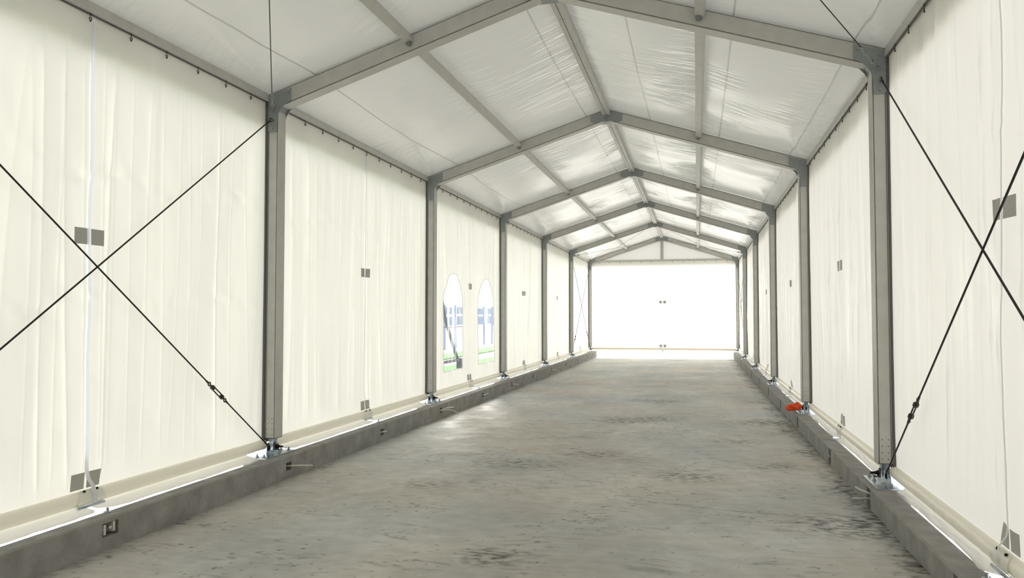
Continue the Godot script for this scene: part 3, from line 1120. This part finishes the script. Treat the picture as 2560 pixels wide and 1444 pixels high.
# ------------------------------------------------------------------ bracing cables
func cable(label: String, a: Vector3, b: Vector3, buckle: float, group: String, r := 0.0068, fit := "steel") -> void:
	# from a to b, with an eye at each end and a turnbuckle at the distance `buckle` from a
	var t := thing("brace_cable", label, "cable", (a + b) * 0.5, group)
	var d := (b - a).normalized()
	var side := d.cross(Vector3(1, 0, 0)).normalized()
	if absf(d.x) > 0.7: side = d.cross(Vector3(0, 1, 0)).normalized()
	var L := 0.20
	var p0 := a + d * (buckle - L)
	var p1 := a + d * (buckle + L)
	var m := MB.new()
	if buckle - L > 0.05: m.tube([a + d * 0.03, p0], r, 7)
	m.tube([p1, b - d * 0.03], r, 7)
	part("rope", m, M.rope, t, "dark steel rope")
	for q in [[a, 1.0], [b, -1.0]]:
		m = MB.new()
		m.ring(q[0], d.cross(side).normalized(), 0.018, 0.006, 12, 6)
		m.tube([(q[0] as Vector3) + d * q[1] * 0.02, (q[0] as Vector3) + d * q[1] * 0.075], 0.010, 7)
		part("end_eye", m, M[fit], t)
	# turnbuckle: open body of two rods between two nuts, threaded eyes at both ends
	m = MB.new()
	for e in [-1, 1]:
		m.tube([p0 + d * 0.115 + side * e * 0.017, p1 - d * 0.115 + side * e * 0.017], 0.0065, 6)
		var c: Vector3 = (p0 + p1) * 0.5 + d * e * 0.088
		m.tube([c - d * 0.011, c + d * 0.011], 0.023, 8)
		m.tube([c - d * e * 0.03, c + d * e * 0.05], 0.0085, 6)
	var tb := part("turnbuckle", m, M[fit], t, "steel turnbuckle")
	for e in [-1, 1]:
		m = MB.new()
		var c2: Vector3 = (p0 + p1) * 0.5 + d * e * 0.150
		m.ring(c2, d.cross(side).normalized(), 0.017, 0.006, 12, 6)
		m.tube([c2 + d * e * 0.014, c2 + d * e * 0.055], [0.011, 0.009], 7)
		part("eye", m, M[fit], tb)

func make_cables() -> void:
	for bay in [0, 5]:
		var zn := fz(bay) - 0.175
		var zf := fz(bay + 1) + 0.028
		for s in [-1, 1]:
			var x: float = s * 2.992
			var where := ("window-side " if s < 0 else "plain-side ") + ("by the end wall" if bay == 5 else "far from the end wall")
			# foot at the far frame up to the knee of the near one; knee of the far frame down to the foot of the near one
			cable("dark wall cable sloping down towards the end wall, " + where, Vector3(x, -0.075, zf), Vector3(x, 3.375, zn), 1.10, "crossed wall cables")
			cable("dark wall cable climbing towards the end wall, " + where, Vector3(x + s * 0.012, -0.075, zn), Vector3(x + s * 0.012, 3.375, zf), 0.95 if bay == 5 else 0.9, "crossed wall cables")
			cable("thin roof cable sinking from ridge towards the end wall, " + where, Vector3(s * 2.985, 3.475, zf), Vector3(s * 0.20, 4.445, zn), 0.24, "crossed roof cables", 0.0045, "galv")
			cable("thin roof cable climbing towards the end wall, " + where, Vector3(s * 2.985, 3.455, zn), Vector3(s * 0.20, 4.425, zf), 0.24, "crossed roof cables", 0.0045, "galv")

# ------------------------------------------------------------------ small things
func make_rag() -> void:
	var z := fz(2) - 0.075
	var t := thing("orange_rag", "crumpled bright orange rag draped over the pin of a frame foot", "rag", Vector3(2.84, -0.13, z))
	var rows := []
	for i in 29:
		var u := i / 28.0
		var row := PackedVector3Array()
		for j in 25:
			var a := TAU * j / 24.0
			var x := lerpf(2.695, 2.945, u)
			var ry := 0.012 + 0.040 * pow(sin(PI * clampf(u * 0.86 + 0.12, 0, 1)), 0.8) + 0.018 * exp(-pow((u - 0.72) / 0.16, 2.0))
			var k := 1.0 + 0.55 * na.get_noise_3d(u * 3.5, cos(a) * 1.2, sin(a) * 1.2) + 0.3 * nb.get_noise_3d(u * 9.0, cos(a) * 2.5, sin(a) * 2.5)
			if i == 0 or i == 28: k *= 0.15
			var cy := lerpf(-0.118, -0.090, smoothstep(0.0, 0.7, u)) + 0.006 * sin(u * 9.0)
			row.append(Vector3(x + 0.008 * na.get_noise_2d(a, u * 5.0), cy + ry * k * sin(a) * (1.0 if sin(a) > 0 else 0.8), z + 0.02 + ry * 1.5 * k * cos(a)))
		row[24] = row[0]
		rows.append(row)
	var b := MB.new()
	b.sheet(rows, Vector3(0, 0, 1))
	part("cloth", b, M.rag, t)

func make_wires() -> void:
	# loose pale leads coming out of the kerb sockets
	var left := [
		[-7.33, [Vector3(-2.83, -0.292, 0), Vector3(-2.77, -0.287, -0.01), Vector3(-2.70, -0.30, -0.12), Vector3(-2.62, -0.315, -0.22)], "pale stiff lead sticking out of the kerb beside the sixth frame from the end wall"],
		[-9.75, [Vector3(-2.83, -0.29, 0), Vector3(-2.77, -0.285, 0.02), Vector3(-2.73, -0.283, -0.10)], "short pale lead in the kerb socket midway along the plain bay before the arched windows"],
		[-12.22, [Vector3(-2.83, -0.285, 0), Vector3(-2.77, -0.28, 0), Vector3(-2.70, -0.262, -0.16), Vector3(-2.64, -0.262, -0.30)], "pale lead standing straight out of the kerb near the arched windows"],
		[-12.24, [Vector3(-2.83, -0.30, 0), Vector3(-2.77, -0.295, -0.02), Vector3(-2.68, -0.29, -0.14), Vector3(-2.60, -0.33, -0.26), Vector3(-2.57, -0.40, -0.30)], "pale lead bent down to the floor near the arched windows"],
		[-14.775, [Vector3(-2.83, -0.295, 0), Vector3(-2.77, -0.285, 0), Vector3(-2.69, -0.272, -0.16)], "short pale lead in the kerb socket below the arched windows"],
		[-17.25, [Vector3(-2.83, -0.285, 0), Vector3(-2.76, -0.278, -0.02), Vector3(-2.66, -0.31, -0.22)], "pale lead drooping from the kerb beside the fourth frame from the end wall"],
		[-22.2, [Vector3(-2.83, -0.285, 0), Vector3(-2.76, -0.28, -0.02), Vector3(-2.68, -0.30, -0.25), Vector3(-2.60, -0.40, -0.5)], "pale lead hanging to the floor beside the third frame from the end wall"],
	]
	var right := [
		[-7.17, [Vector3(2.89, -0.27, 0), Vector3(2.82, -0.275, 0.01), Vector3(2.74, -0.28, 0.02), Vector3(2.69, -0.275, 0.03)], "pale lead pointing out of the kerb slot beside the frame with hooked cables"],
		[-7.16, [Vector3(2.89, -0.25, 0), Vector3(2.82, -0.23, 0.0), Vector3(2.76, -0.215, -0.05), Vector3(2.73, -0.20, -0.08)], "thin pale lead curling up out of the kerb slot beside the frame with hooked cables"],
		[-9.15, [Vector3(2.89, -0.28, 0), Vector3(2.83, -0.27, 0.0), Vector3(2.805, -0.262, 0.01)], "stub of pale lead in a kerb slot opposite the plain bay"],
		[-11.95, [Vector3(2.89, -0.30, 0), Vector3(2.82, -0.29, 0.0), Vector3(2.80, -0.282, 0.01)], "stub of pale lead in the kerb slot below the orange rag"],
	]
	for q in left + right:
		var path := []
		for p in q[1]: path.append(p + Vector3(0, 0, q[0]))
		# smooth the bends
		var c := Curve3D.new()
		for k in path.size():
			var tan_: Vector3 = (path[min(k + 1, path.size() - 1)] - path[max(k - 1, 0)]) / 6.0
			c.add_point(path[k], -tan_, tan_)
		var pts := []
		for k in 17: pts.append(c.sample_baked(c.get_baked_length() * k / 16.0))
		var t := thing("cable_lead", q[2], "cable", path[0], "pale leads in the kerb sockets")
		var b := MB.new()
		b.tube(pts, 0.0085, 7)
		part("sleeve", b, M.wire, t)
	# plastic socket blocks in the widest recess
	for d in [[-4.755, 0.0], [-4.845, 0.008]]:
		var t2 := thing("socket_block", "small grey cable holder in the wide kerb recess, " + ("nearer the end wall," if d[1] > 0 else "away from the end wall").rstrip(","), "cable holder", Vector3(-2.80, -0.28, d[0]), "cable holders in the wide kerb recess")
		var b2 := MB.new()
		b2.box(Vector3(-2.80, -0.262 + d[1], d[0]), Vector3(0.06, 0.075, 0.022), Basis.IDENTITY, 0.003)
		part("body", b2, M.wire, t2)
		b2 = MB.new()
		b2.tube([Vector3(-2.80, -0.258, d[0] + 0.012), Vector3(-2.772, -0.255, d[0] + 0.035)], 0.012, 8)
		part("nipple", b2, M.wire, t2)

func make_outdoors() -> void:
	# board fence far beyond the lawn
	var t := thing("board_fence", "pale blue board fence beyond the lawn outside the arched windows", "fence", Vector3(-12, -0.56, -45))
	for k in 19:
		var z := -30.0 - k * 2.0
		var b := MB.new()
		b.box(Vector3(-12.05, 0.68, z), Vector3(0.10, 2.48, 0.10), Basis.IDENTITY, 0.01)
		part("post", b, M.blue, t)
		if k == 18: continue
		for q in [[1.60, 0.40], [1.03, 0.50]]:
			b = MB.new()
			b.box(Vector3(-11.98, q[0] + 0.02 * sin(k * 2.3), z - 1.0), Vector3(0.03, q[1], 1.94), Basis.IDENTITY, 0.004)
			part("board", b, M.blue, t)
	# steel frame with a tilted bar, standing on the grass
	var f := thing("steel_stand", "blue-grey steel frame with a tilted bar standing on the lawn outside", "metal frame", Vector3(-6.4, -0.475, -24))
	var m := MB.new()
	m.tube([Vector3(-6.4, 1.75, -22.95), Vector3(-6.4, 1.15, -23.3), Vector3(-6.4, 0.2, -24.2), Vector3(-6.4, -0.16, -24.6)], 0.055, 8)
	part("tilted_bar", m, M.bluesteel, f)
	for z in [-21.0, -24.78]:
		m = MB.new()
		m.box(Vector3(-6.4, -0.30, z), Vector3(0.16, 0.36, 0.16), Basis.IDENTITY, 0.01)
		part("leg", m, M.bluesteel, f)
	m = MB.new()
	m.box(Vector3(-6.4, -0.17, -22.9), Vector3(0.10, 0.10, 4.0), Basis.IDENTITY, 0.01)
	part("beam", m, M.bluesteel, f)
	m = MB.new()
	m.box(Vector3(-6.4, 0.93, -23.0), Vector3(0.03, 0.03, 5.0))
	part("rail", m, M.bluesteel, f)
	for z in [-20.6, -25.4]:
		m = MB.new()
		m.box(Vector3(-6.4, 0.22, z), Vector3(0.04, 1.44, 0.04))
		part("upright", m, M.bluesteel, f)
